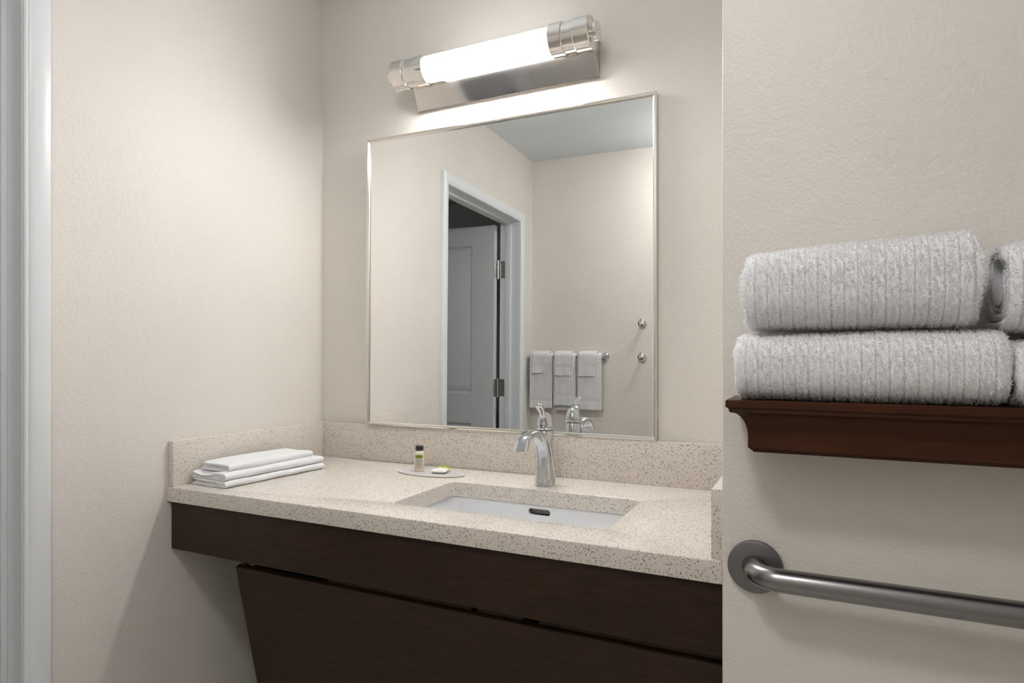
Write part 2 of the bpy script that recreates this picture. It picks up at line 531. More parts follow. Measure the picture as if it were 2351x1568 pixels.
def basin():
    zt = ZC - CT - 0.0005
    g = 0.006
    R = []
    # outer shell up to the rim, then down inside
    for (d, r, z) in ((-0.02, 0.045, zt - 0.155), (-0.004, 0.05, zt - 0.15), (0.014, 0.045, zt - 0.11), (0.022, 0.04, zt - 0.012), (0.030, 0.04, zt - 0.010), (0.030, 0.04, zt),
                      (g, 0.026, zt), (g - 0.002, 0.026, zt - 0.003), (g - 0.006, 0.032, zt - 0.08), (g - 0.014, 0.045, zt - 0.115), (g - 0.030, 0.05, zt - 0.132), (-0.09, 0.03, zt - 0.139), (-0.122, 0.01, zt - 0.141)):
        R.append(rrect(CX0 - d, CX1 + d, CY0 - d, CY1 + d, r, z, 6))
    n = len(R[0]); V = []; F = []
    for r in R: V += r
    for i in range(len(R) - 1):
        for j in range(n):
            k = (j + 1) % n
            F.append((i * n + j, i * n + k, (i + 1) * n + k, (i + 1) * n + j))
    F.append(tuple(range(n))); F.append(tuple(range((len(R) - 1) * n, len(R) * n)))
    me = bpy.data.meshes.new('basin'); me.from_pydata(V, [], F)
    o = link('basin', me, M_porc, sink, None)
    bm = bmesh.new(); bm.from_mesh(me); bmesh.ops.recalc_face_normals(bm, faces=bm.faces[:]); bm.to_mesh(me); bm.free()
    # overflow slot cut through the back wall
    ox0, ox1, oz, rr = 0.8850, 0.9475, 0.8005, 0.0080
    pts = []
    for k in range(13):
        a = -PI / 2 + PI * k / 12; pts.append((ox1 - rr + rr * math.cos(a), oz + rr * math.sin(a)))
    for k in range(13):
        a = PI / 2 + PI * k / 12; pts.append((ox0 + rr + rr * math.cos(a), oz + rr * math.sin(a)))
    A = [(x, -0.24, z) for x, z in pts]; B = [(x, -0.14, z) for x, z in pts]
    cut = rings('cutter', [A, B], M_porc, sink, None)
    md = o.modifiers.new('cut', 'BOOLEAN'); md.operation = 'DIFFERENCE'; md.object = cut; md.solver = 'EXACT'
    dg = bpy.context.evaluated_depsgraph_get()
    nm = bpy.data.meshes.new_from_object(o.evaluated_get(dg))
    o.modifiers.clear(); o.data = nm
    nm.materials.clear(); nm.materials.append(M_porc)
    for p in nm.polygons: p.use_smooth = True
    nm.set_sharp_from_angle(angle=math.radians(35))
    bpy.data.objects.remove(cut)
    # dark channel behind the slot
    C0 = [(x, -0.1925, z) for x, z in pts]; C1 = [(x, -0.181, z) for x, z in pts]
    rings('overflow_channel', [C0, C1], mat('grey_overflow_channel', (0.34, 0.34, 0.34), 0.5), sink, 40, cap0=False)
    lathe('drain', ((CX0 + CX1) / 2, -0.335, zt - 0.1405), 'Z', [(0.0, 0.032), (0.002, 0.032), (0.003, 0.028), (0.001, 0.024), (0.001, 0.021), (0.006, 0.019), (0.008, 0.010)], M_chrome, sink, 36)
basin()

# vanity front ------------------------------------------------------
van = thing('vanity_cabinet', (W / 2, -0.55, 0.0), 'dark espresso wood vanity front with apron board and slanted knee panel', 'vanity')
APT, APB = ZC - CT, 0.6915
box('apron', (0.0035, -0.5865, APB), (W - 0.001, -0.5675, APT), M_wood, van, 0.0012)


def knee_panel():
    x0, x1 = 0.232, W - 0.002
    ang = math.atan2(0.0703, 0.3302)
    top = Vector((0, -0.575, 0.6715)); dn = Vector((0, math.sin(ang), -math.cos(ang))); nb = Vector((0, math.cos(ang), math.sin(ang)))
    L = 0.66
    th = 0.019
    R = []
    def ring(x): return [Vector((x, 0, 0)) + p for p in (top, top + nb * th, top + dn * L + nb * th, top + dn * L)]
    bm = bmesh.new()
    A = [bm.verts.new(p) for p in ring(x0)]; B = [bm.verts.new(p) for p in ring(x1)]
    for j in range(4):
        k = (j + 1) % 4; bm.faces.new((A[j], A[k], B[k], B[j]))
    bm.faces.new(A[::-1]); bm.faces.new(B)
    bmesh.ops.bevel(bm, geom=bm.edges[:], offset=0.001, segments=2, affect='EDGES')
    from_bm('knee_panel', bm, M_wood, van, 35)
knee_panel()
for a, b in ((0.2465, 0.2589), (0.5294, 0.9189), (0.9314, 1.0388), (1.0732, W - 0.002)):
    box('cleat', (a, -0.566, 0.6755), (b, -0.548, 0.735), M_wood, van, 0.0008, 1)
box('slit_dark_backing', (0.262, -0.540, 0.640), (W - 0.003, -0.528, 0.735), M_wood, van)  # board added behind the slit above the knee panel to keep it dark
box('support_rail', (0.26, -0.20, 0.10), (W - 0.003, -0.18, 0.24), M_wood, van)
box('support_rail', (0.003, -0.06, 0.69), (W - 0.003, -0.002, APT), M_wood, van)

# ------------------------------------------------------------------ mirror (hangs very slightly off parallel)
my, mp = 0.0162, 0.0078
mn = Vector((math.sin(my) * math.cos(mp), -math.cos(my) * math.cos(mp), math.sin(mp)))
mx_ = Vector((math.cos(my), math.sin(my), 0)); mz_ = mx_.cross(mn) * 1.0
if mz_.z < 0: mz_ = -mz_
mc = Vector((0.714, -0.025, 0.9909))
mirror = thing('wall_mirror', (0.70, -0.02, 0.98), 'large rectangular wall mirror in a thin satin nickel frame above the counter', 'mirror')


def mpt(u, w, d):
    return mc + mx_ * u + mz_ * w + mn * d


U0, U1, V0, V1 = 0.2206 - 0.714, 1.1828 - 0.714, -0.0095, 0.9355


def mirror_build():
    fw = 0.0105
    R = [[mpt(u, w, d) for u, w in ((U0 + 0.004, V0 + 0.004), (U1 - 0.004, V0 + 0.004), (U1 - 0.004, V1 - 0.004), (U0 + 0.004, V1 - 0.004))] for d in (-0.004, 0.0)]
    rings('glass', R, M_glass, mirror, None)
    # mitred frame rails with a stepped profile (inset from outer edge, height above glass)
    pf = [(0.0, -0.006), (0.0, 0.006), (0.0012, 0.0085), (0.0045, 0.0092), (0.0055, 0.0070), (0.0070, 0.0070), (0.0082, 0.0050), (fw, 0.0035), (fw, -0.001)]
    cs = [(U0, V0, 1, 1), (U1, V0, -1, 1), (U1, V1, -1, -1), (U0, V1, 1, -1)]
    for i in range(4):
        a, b = cs[i], cs[(i + 1) % 4]
        A = [mpt(a[0] + a[2] * d, a[1] + a[3] * d, h) for d, h in pf]
        B = [mpt(b[0] + b[2] * d, b[1] + b[3] * d, h) for d, h in pf]
        rings('frame_rail', [A, B], M_frame, mirror, 25)
    box('wall_cleat', (0.60, -0.0125, 1.40), (0.80, -0.0, 1.44), M_hinge, mirror)
mirror_build()

# ------------------------------------------------------------------ vanity light
lamp = thing('vanity_light', (0.716, 0.0, 2.06), 'polished nickel bar light with a glowing white tube above the mirror', 'wall light')
LY, LZ = -0.105, 2.077
# canopy plate: leans out at the top, under the tube
PZ0, PZ1, PX0, PX1 = 1.996, 2.120, 0.4100, 1.0185


def plate_ring(d, lift):
    def y(z): return -0.010 - 0.056 * (z - PZ0) / (PZ1 - PZ0) - lift
    return [(PX0 + d, y(PZ0 + d), PZ0 + d), (PX1 - d, y(PZ0 + d), PZ0 + d), (PX1 - d, y(PZ1 - d), PZ1 - d), (PX0 + d, y(PZ1 - d), PZ1 - d)]


R = [[(PX0, -0.0003, PZ0), (PX1, -0.0003, PZ0), (PX1, -0.0003, PZ1), (PX0, -0.0003, PZ1)], plate_ring(0.0, 0.0), plate_ring(0.0012, 0.0015), plate_ring(0.004, 0.0018)]
rings('back_plate', R, M_plate, lamp, 25)
lathe('glass_tube', (0.48, LY, LZ), 'X', [(0.0, 0.030), (0.0, 0.0380), (0.465, 0.0380), (0.465, 0.030)], M_tube, lamp, 48, 40)


def end_cap(x, s):
    a = 'X' if s > 0 else '-X'
    c = lathe('end_cap', (x, LY, LZ), a, [(-0.001, 0.0385), (0.0, 0.0435), (0.0015, 0.0448), (0.036, 0.0448), (0.0380, 0.0438), (0.0392, 0.0412), (0.0695, 0.0412), (0.0707, 0.0438), (0.0727, 0.0448), (0.1135, 0.0448), (0.1155, 0.0436), (0.116, 0.040), (0.1135, 0.038), (0.1135, 0.020)], M_nickel, lamp, 56, 25)
    lathe('finial', (x, LY, LZ), a, [(0.112, 0.013), (0.121, 0.013), (0.122, 0.0245), (0.123, 0.026), (0.132, 0.026), (0.1335, 0.0245), (0.1335, 0.006), (0.135, 0.005)], M_nickel, c, 40, 25)
    lathe('mount_arm', (x + s * 0.052, -0.030, LZ), '-Y', [(0.0, 0.012), (0.04, 0.012)], M_nickel, c, 24)
end_cap(0.915, 1)
end_cap(0.510, -1)

# ceiling fixture (outside the frame, lights the room from above)
def ceiling_light(x, y, label):
    c = thing('ceiling_light', (x, y, ZH), label, 'ceiling light')
    lathe('base_ring', (x, y, ZH), '-Z', [(0.0, 0.150), (0.022, 0.150), (0.025, 0.147), (0.025, 0.13)], M_nickel, c, 48)
    lathe('dome', (x, y, ZH), '-Z', [(0.02, 0.138), (0.04, 0.135), (0.06, 0.118), (0.075, 0.085), (0.082, 0.045), (0.084, 0.001)], M_dome, c, 48, 80)
ceiling_light(1.17, -1.72, 'round flush ceiling light with opal dome above the doorway side')
hl = thing('hall_fill', (-1.15, -0.75, 2.30), 'added dim fill light, shaped as a ceiling dome, beyond the doorway', 'ceiling light')  # unseen lamp added as fill for the dark room past the door
lathe('base_ring', (-1.15, -0.75, 2.30), '-Z', [(0.0, 0.11), (0.02, 0.11), (0.022, 0.10)], M_nickel, hl, 36)
lathe('dome', (-1.15, -0.75, 2.30), '-Z', [(0.015, 0.10), (0.035, 0.092), (0.05, 0.06), (0.056, 0.001)], emit('hall_fill_glow', (1.0, 0.97, 0.94), 5.5), hl, 36, 80)

# ------------------------------------------------------------------ flat print helper
def text_verts(s, size):
    cu = bpy.data.curves.new('print', 'FONT'); cu.body = s; cu.size = size; cu.align_x = 'CENTER'; cu.align_y = 'CENTER'; cu.resolution_u = 2
    o = bpy.data.objects.new('print', cu); COL.objects.link(o)
    dg = bpy.context.evaluated_depsgraph_get(); dg.update()
    me = bpy.data.meshes.new_from_object(o.evaluated_get(dg))
    V = [tuple(v.co) for v in me.vertices]; F = [tuple(p.vertices) for p in me.polygons]
    bpy.data.objects.remove(o); bpy.data.curves.remove(cu); bpy.data.meshes.remove(me)
    return V, F


# ------------------------------------------------------------------ faucet
FX, FY = 0.9065, -0.136
fct = thing('faucet', (FX, FY, ZC), 'polished chrome single-lever faucet standing behind the sink', 'faucet')


def ell(cx, cy, z, a, b, n=40, p=2.0):
    out = []
    for k in range(n):
        t = 2 * PI * k / n; c, s = math.cos(t), math.sin(t)
        out.append((cx + a * math.copysign(abs(c) ** (2 / p), c), cy + b * math.copysign(abs(s) ** (2 / p), s), z))
    return out


R = [ell(FX, FY, z, a, b) for z, a, b in ((ZC, 0.0275, 0.0275), (ZC + 0.002, 0.0278, 0.0278), (ZC + 0.006, 0.0268, 0.027), (ZC + 0.03, 0.0248, 0.0255), (ZC + 0.07, 0.0236, 0.0240), (ZC + 0.11, 0.0232, 0.0235), (ZC + 0.1470, 0.0232, 0.0235), (ZC + 0.1482, 0.0225, 0.0228))]
rings('body', R, M_chrome, fct, 50)
# spout: grows out of the front of the body and arches over the basin
sp = catmull([(FX, -0.1425, ZC + 0.001), (FX, -0.1425, ZC + 0.03), (FX, -0.146, ZC + 0.065), (FX, -0.154, ZC + 0.100), (FX, -0.172, ZC + 0.130), (FX, -0.205, ZC + 0.1470), (FX, -0.243, ZC + 0.1485), (FX, -0.277, ZC + 0.138), (FX, -0.2945, ZC + 0.116)], 7)
w_ = np.interp(np.linspace(0, 8, len(sp)), range(9), [0.0258, 0.0232, 0.0212, 0.0198, 0.0180, 0.0168, 0.0168, 0.0182, 0.0205])
h_ = np.interp(np.linspace(0, 8, len(sp)), range(9), [0.0220, 0.0205, 0.0180, 0.0150, 0.0115, 0.0095, 0.0095, 0.0105, 0.0125])


def spout():
    n = 36; RR = []
    P = [Vector(p) for p in sp]
    for i, p in enumerate(P):
        t = (P[min(i + 1, len(P) - 1)] - P[max(i - 1, 0)]).normalized()
        s = Vector((1, 0, 0)); u = s.cross(t).normalized()      # u points outward/back
        ring = []
        for k in range(n):
            a = 2 * PI * k / n; c, q = math.cos(a), math.sin(a)
            pw = 2 / 2.6
            ring.append(p + s * w_[i] * math.copysign(abs(c) ** pw, c) + u * h_[i] * math.copysign(abs(q) ** pw, q))
        if i == len(P) - 1:        # the outlet is cut level
            ring = [q_ + t * ((ZC + 0.1145 - q_.z) / t.z) for q_ in ring]
        RR.append(ring)
    o = rings('spout', RR, M_chrome, fct, 45)
    d = (P[-1] - P[-2]).normalized()
    lathe('aerator', (P[-1].x, P[-1].y, ZC + 0.1150), '-Z', [(0.0, 0.0085), (0.0022, 0.0085), (0.0022, 0.0065), (0.001, 0.006)], M_flange, o, 24)
spout()
# crease that runs from the arch down the side of the body
tube('side_ridge', catmull([(FX + 0.012, -0.188, ZC + 0.150), (FX + 0.0195, -0.165, ZC + 0.128), (FX + 0.0225, -0.150, ZC + 0.095), (FX + 0.0235, -0.139, ZC + 0.055), (FX + 0.0262, -0.130, ZC + 0.012)], 6), 0.0022, M_chrome, fct, 10)


def handle():
    P = [Vector((FX, y, ZC + z)) for y, z in ((-0.136, 0.1500), (-0.136, 0.1515), (-0.136, 0.165), (-0.1375, 0.1765), (-0.1420, 0.1845), (-0.1475, 0.1900), (-0.1535, 0.1945), (-0.1600, 0.2005), (-0.1675, 0.2075), (-0.1755, 0.2145), (-0.1825, 0.2205), (-0.1860, 0.2232))]
    A = [0.0226, 0.0236, 0.0224, 0.0206, 0.0178, 0.0138, 0.0098, 0.0086, 0.0102, 0.0112, 0.0094, 0.0035]
    B = [0.0228, 0.0240, 0.0230, 0.0216, 0.0180, 0.0130, 0.0088, 0.0068, 0.0064, 0.0062, 0.0050, 0.0018]
    T_ = [0, 0, 0.08, 0.32, 0.55, 0.70, 0.78, 0.80, 0.80, 0.80, 0.80, 0.80]
    RR = []
    n = 36
    for p, a, b, tl in zip(P, A, B, T_):
        t = Vector((0, -math.sin(tl), math.cos(tl))); u = Vector((0, math.cos(tl), math.sin(tl)))
        RR.append([p + Vector((1, 0, 0)) * a * math.cos(2 * PI * k / n) + u * b * math.sin(2 * PI * k / n) for k in range(n)])
    h = rings('handle', RR, M_chrome, fct, 60)
    lathe('temperature_dot', (FX, -0.1603, ZC + 0.164), (0, -1, 0.12), [(-0.002, 0.0022), (0.0006, 0.0022), (0.0008, 0.0012)], M_flange, h, 14)
handle()
tv, tf = text_verts('MOEN', 0.0042)
from_data('maker_lettering', [(FX + v[0], -0.1645 - 0.0004, ZC + 0.0075 + v[1]) for v in tv], tf, M_flange, fct)
lathe('seam_ring', (FX, FY, ZC + 0.1475), 'Z', [(0.0, 0.0215), (0.003, 0.0215)], M_dark, fct, 36)
lr = lathe('lift_rod', (FX + 0.004, -0.098, ZC), 'Z', [(0.0, 0.006), (0.002, 0.006), (0.003, 0.0022), (0.088, 0.0022)], M_chrome, fct, 14)
lathe('rod_knob', (FX + 0.004, -0.098, ZC + 0.086), 'Z', [(0.0, 0.0022), (0.002, 0.0045), (0.005, 0.0056), (0.009, 0.0045), (0.011, 0.0015)], M_chrome, lr, 18, 80)


# ------------------------------------------------------------------ amenity tray, lotion bottle, soap
TX, TY = 0.536, -0.131
tray = thing('amenity_tray', (TX, TY, ZC), 'translucent frosted oval tray under the bottle and soap', 'tray')
R = [ell(TX, TY, ZC + z, 0.113 + d, 0.0545 + d, 64) for z, d in ((0.0, -0.004), (0.0012, 0.0), (0.0030, 0.0008), (0.0040, 0.0), (0.0040, -0.002))]
rings('plate', R, M_tray, tray, 50)
for x, y in ((0.478, -0.104), (0.598, -0.156), (0.606, -0.104), (0.47, -0.155)):
    lathe('raised_dot', (x, y, ZC + 0.004), 'Z', [(-0.0005, 0.0035), (0.001, 0.0033), (0.002, 0.0022), (0.0024, 0.0005)], M_tray, tray, 16, 80)

BX, BY, BZ, BR = 0.4940, -0.1290, ZC + 0.004, 0.0150
bot = thing('lotion_bottle', (BX, BY, BZ), 'small ivory lotion bottle with black flip cap and green label band', 'bottle')
lathe('bottle_body', (BX, BY, BZ), 'Z', [(0.0, 0.0125), (0.0008, 0.0145), (0.003, BR), (0.052, BR), (0.0565, 0.0140), (0.0590, 0.0120), (0.0600, 0.0106), (0.0625, 0.0104)], M_bottle, bot, 40, 50)
cp = lathe('cap', (BX, BY, BZ), 'Z', [(0.0620, 0.0100), (0.0622, 0.0116), (0.0725, 0.0116), (0.0728, 0.0112), (0.0733, 0.0112), (0.0736, 0.0116), (0.0755, 0.0116), (0.0762, 0.0108)], M_cap, bot, 36, 35)
box('thumb_tab', (BX - 0.0145, BY - 0.0045, BZ + 0.0730), (BX - 0.009, BY + 0.001, BZ + 0.0752), M_cap, cp, 0.0005, 1)
phi0 = math.atan2(-1.7431 - BY, 1.5816 - BX) - 0.12       # the label is turned to the room


def on_bottle(name, V, F, m, lift=0.0002, zc=0.0, recalc=True):
    W_ = []
    r = BR + lift
    for v in V:
        a = phi0 + v[0] / BR
        W_.append((BX + r * math.cos(a), BY + r * math.sin(a), BZ + zc + v[1]))
    return from_data(name, W_, F, m, bot, None, recalc)


def grid(x0, x1, y0, y1, n=14):
    V = []; F = []
    for i in range(n + 1):
        x = x0 + (x1 - x0) * i / n
        V += [(x, y0), (x, y1)]
    for i in range(n): F.append((2 * i, 2 * i + 2, 2 * i + 3, 2 * i + 1))
    return V, F


def frame_strip(x0, x1, y0, y1, w):
    V = []; F = []
    for q in ((x0, x1, y0, y0 + w), (x0, x1, y1 - w, y1), (x0, x0 + w, y0, y1), (x1 - w, x1, y0, y1)):
        a, b = grid(*q, 10); k = len(V); V += a; F += [tuple(i + k for i in f) for f in b]
    return V, F


on_bottle('label_band', *grid(-0.0125, 0.0125, 0.0395, 0.0500), M_green)
on_bottle('label_panel', *grid(-0.0110, 0.0110, 0.0115, 0.0385), M_panel)
# dark scroll emblem on the band: two arcs over a small drop
V, F = [], []
for k in range(17):
    x = -0.0105 + 0.021 * k / 16
    y = 0.0452 + 0.0022 * math.cos(x / 0.0105 * PI / 2 * 1.6)
    V += [(x, y - 0.0005), (x, y + 0.0006)]
    if k: F.append((2 * k - 2, 2 * k, 2 * k + 1, 2 * k - 1))
b0 = len(V)
for k in range(17):
    x = -0.0085 + 0.017 * k / 16
    y = 0.0432 - 0.0016 * math.cos(x / 0.0085 * PI / 2)
    V += [(x, y - 0.0004), (x, y + 0.0004)]
    if k: F.append((b0 + 2 * k - 2, b0 + 2 * k, b0 + 2 * k + 1, b0 + 2 * k - 1))
b0 = len(V)
V += [(-0.0016, 0.0448), (0.0, 0.0410), (0.0016, 0.0448), (0.0, 0.0462)]; F.append((b0, b0 + 1, b0 + 2, b0 + 3))
on_bottle('label_emblem', V, F, M_ink, 0.00035)
for s, size, z in (('Hand & Body', 0.0034, 0.0360), ('LOTION', 0.0052, 0.0312), ('Mint', 0.0042, 0.0262)):
    V, F = text_verts(s, size)
    on_bottle('label_lettering', [(v[0], v[1]) for v in V], F, M_ink, 0.00035, z)
V, F = grid(-0.0085, 0.0085, 0.0228, 0.0234); on_bottle('label_rule', V, F, M_ink, 0.00035)
on_bottle('label_frame', *frame_strip(-0.0108, 0.0108, 0.0115, 0.0205, 0.0008), M_red, 0.00035)
on_bottle('label_rule', *grid(-0.0085, 0.0085, 0.0178, 0.0184), M_red, 0.00035)
on_bottle('label_rule', *grid(-0.0055, 0.0055, 0.0082, 0.0092), M_red, 0.0003)

SX, SY = 0.5665, -0.128
soap = thing('soap_bar', (SX, SY, ZC + 0.004), 'white wrapped soap bar with a lime green end flap on the tray', 'soap')
sa = 0.4494 * 0.55


def pillow(name, lx, ly, h, m, parent, zb, dx=0, dy=0, pw=3.5, nx=20, ny=14):
    V = []; F = []
    for side in (1, -1):
        for i in range(nx + 1):
            for j in range(ny + 1):
                u = -1 + 2 * i / nx; v = -1 + 2 * j / ny
                e = max(0.0, (1 - abs(u) ** pw)) ** 0.5 * max(0.0, (1 - abs(v) ** pw)) ** 0.5
                z = zb + h * (0.45 + side * (0.55 if side > 0 else 0.45) * e)
                x = u * lx * (1 - 0.05 * (1 - abs(v))) + dx; y = v * ly * (1 - 0.10 * (1 - abs(u))) + dy
                z += 0.0006 * math.sin(u * 9 + v * 5) * (1 if side > 0 else 0)
                V.append((SX + x * math.cos(sa) - y * math.sin(sa), SY + x * math.sin(sa) + y * math.cos(sa), z))
    k = (nx + 1) * (ny + 1)
    for s in (0, 1):
        for i in range(nx):
            for j in range(ny):
                a = s * k + i * (ny + 1) + j
                F.append((a, a + ny + 1, a + ny + 2, a + 1))
    me = bpy.data.meshes.new(name); me.from_pydata(V, [], F)
    bm = bmesh.new(); bm.from_mesh(me); bmesh.ops.remove_doubles(bm, verts=bm.verts[:], dist=1e-5)
    bmesh.ops.recalc_face_normals(bm, faces=bm.faces[:]); bm.to_mesh(me); bm.free()
    return link(name, me, m, parent, 60)


pillow('wrapper', 0.0235, 0.0215, 0.0145, M_wrap, soap, ZC + 0.0042)
pillow('end_flap', 0.0225, 0.0060, 0.0120, M_green, soap, ZC + 0.0090, 0.002, 0.0235)


def on_soap(pts, lift):
    out = []
    for x, y in pts:
        u, v = x / 0.0235, y / 0.0215
        e = max(0.0, (1 - abs(u) ** 3.5)) ** 0.5 * max(0.0, (1 - abs(v) ** 3.5)) ** 0.5
        z = ZC + 0.0042 + 0.0145 * (0.45 + 0.55 * e) + 0.0006 * math.sin(u * 9 + v * 5) + lift
        out.append((SX + x * math.cos(sa) - y * math.sin(sa), SY + x * math.sin(sa) + y * math.cos(sa), z))
    return out


from_data('logo', on_soap([(-0.016, -0.0075), (-0.010, -0.0035), (-0.004, -0.0075), (-0.005, -0.0095), (-0.010, -0.0075), (-0.015, -0.0095)], 0.0005), [(0, 1, 4, 5), (1, 2, 3, 4)], M_ink, soap)
from_data('print_line', on_soap([(-0.014 + 0.002 * k, 0.009 + q) for k in range(16) for q in (0, 0.0016)], 0.0005), [(2 * k, 2 * k + 2, 2 * k + 3, 2 * k + 1) for k in range(0, 15, 1) if k % 4 != 3], M_panel, soap)


# ------------------------------------------------------------------ folded washcloths on the counter
def nz(x, y, z, s=1.0):
    return mnoise.noise(Vector((x * s, y * s, z * s)))


def folded_cloth(name, label, org, yaw, wid, length, z0, hgt, wave, seed, th=0.0052, sag=0.0, front_dip=0.0):
    """a cloth folded into nested U layers: folds on the local +x side, open layers at the local -y end"""
    root = thing(name, (org[0], org[1], z0), label, 'washcloth', 'folded washcloths on the counter')
    ca, sa_ = math.cos(yaw), math.sin(yaw)
    strips = [(hgt, th), (hgt - 2 * th - 0.0008, th)]
    V = []; F = []
    ny = 56
    for si, (H, t) in enumerate(strips):
        if H < 2.05 * t: continue
        zc = hgt / 2
        r = (H - t) / 2           # centre-line radius of the fold
        path = []
        nl = 56
        xr = wid - H / 2 - si * (t + 0.0006)
        x_start = (0.002, 0.006)[si]
        for k in range(nl): path.append((x_start + (xr - x_start) * k / nl, zc - r, 0, -1))
        for k in range(13):
            a = -PI / 2 + PI * k / 12
            path.append((xr + r * math.cos(a), zc + r * math.sin(a), math.cos(a), math.sin(a)))
        for k in range(1, nl + 1): path.append((xr + (x_start + 0.003 - xr) * k / nl, zc + r, 0, 1))
        outer = [(x + nx_ * t / 2, z + nz_ * t / 2) for x, z, nx_, nz_ in path]
        inner = [(x - nx_ * t / 2, z - nz_ * t / 2) for x, z, nx_, nz_ in path]
        sec = outer + inner[::-1]
        n = len(sec); base = len(V)
        for j in range(ny + 1):
            v = j / ny
            yy = v * length
            for q, (x, z) in enumerate(sec):
                e0 = 0.004 * nz(x * 30, z * 90 + seed, si * 5.0 + seed) * (1 - v) ** 6 + 0.004 * nz(x * 22, z * 60, seed + 11) * v ** 6
                y = yy + e0 + (0.002 * si if v < 0.5 else -0.002 * si)
                zz = z / hgt
                dz = wave * zz * (0.5 * math.sin(v * 5.3 + seed) + nz(x * 14, yy * 9, seed)) + sag * zz * math.sin(v * PI)
                dz -= front_dip * zz * math.exp(-(v / 0.10) ** 2) * (0.5 + 0.5 * math.sin(x / wid * 2 * PI - 0.6))
                ends = 1 - 0.10 * zz * (math.exp(-v / 0.03) + math.exp(-(1 - v) / 0.03)) 
                dx = 0.0035 * nz(yy * 13, z * 60, seed + 3) + 0.0012 * nz(yy * 60, z * 120, seed + 9)
                dz += 0.0007 * zz * (0.5 + 0.5 * math.cos(x * 2 * PI / 0.0085)) + 0.0006 * zz * nz(x * 150, yy * 150, seed)
                zo = max(0.0004, z * ends + dz)
                xx = x + dx
                V.append((org[0] + xx * ca - y * sa_, org[1] + xx * sa_ + y * ca, z0 + zo))
        for j in range(ny):
            for q in range(n):
                k = (q + 1) % n
                F.append((base + j * n + q, base + j * n + k, base + (j + 1) * n + k, base + (j + 1) * n + q))
        m = len(path)
        for j in (0, ny):
            for q in range(m - 1):
                F.append((base + j * n + q, base + j * n + q + 1, base + j * n + n - 2 - q, base + j * n + n - 1 - q))
    cloth = from_data('folded_cloth', V, F, M_cloth, root, 50)
    return root, cloth


folded_cloth('folded_washcloth', 'folded white washcloth at the bottom of the counter stack', (0.030, -0.543), -0.07, 0.142, 0.345, ZC + 0.0006, 0.0180, 0.0006, 1.3, 0.0041)
folded_cloth('folded_washcloth', 'folded white washcloth in the middle of the counter stack', (0.026, -0.541), -0.065, 0.143, 0.345, ZC + 0.0190, 0.0205, 0.0010, 4.1, 0.0046, 0.0, 0.009)
folded_cloth('folded_washcloth', 'rolled-over white washcloth on top of the counter stack', (0.036, -0.520), -0.05, 0.118, 0.298, ZC + 0.0372, 0.0195, 0.0034, 8.2, 0.0044, 0.004)

# ------------------------------------------------------------------ wooden shelf
SX0, SX1 = 1.4530, 2.16
SD = 0.138
SZ = 1.1478
shelf = thing('towel_shelf', ((SX0 + SX1) / 2, YR, 1.067), 'reddish brown wooden wall shelf with crown moulding holding towels', 'shelf')


def shelf_ring(d, z):
    return [(SX0 + d, YR - 0.0003, z), (SX0 + d, YR - SD + d, z), (SX1 - d, YR - SD + d, z), (SX1 - d, YR - 0.0003, z)]


rings('top_board', [shelf_ring(d, z) for d, z in ((0.0016, SZ), (0.0, SZ - 0.0016), (0.0, SZ - 0.0105), (0.0012, SZ - 0.0118))], M_shelf, shelf, 30)
pr = [(0.0030, 1.1360), (0.0034, 1.1345), (0.0045, 1.1335), (0.0040, 1.1320), (0.0050, 1.1300)]
for k in range(13):
    a = k / 12 * PI / 2
    pr.append((0.0065 + 0.0225 * math.sin(a), 1.1285 - 0.0375 * (1 - math.cos(a))))
pr += [(0.0290, 1.0745), (0.0305, 1.0735), (0.0310, 1.0725), (0.0325, 1.0722), (0.0328, 1.0705), (0.0350, 1.0700), (0.0355, 1.0680), (0.0370, 1.0672)]
rings('crown_moulding', [shelf_ring(d, z) for d, z in pr], M_shelf, shelf, 22)


# ------------------------------------------------------------------ rolled bath towels
def spow(v, p):
    return math.copysign(abs(v) ** p, v)


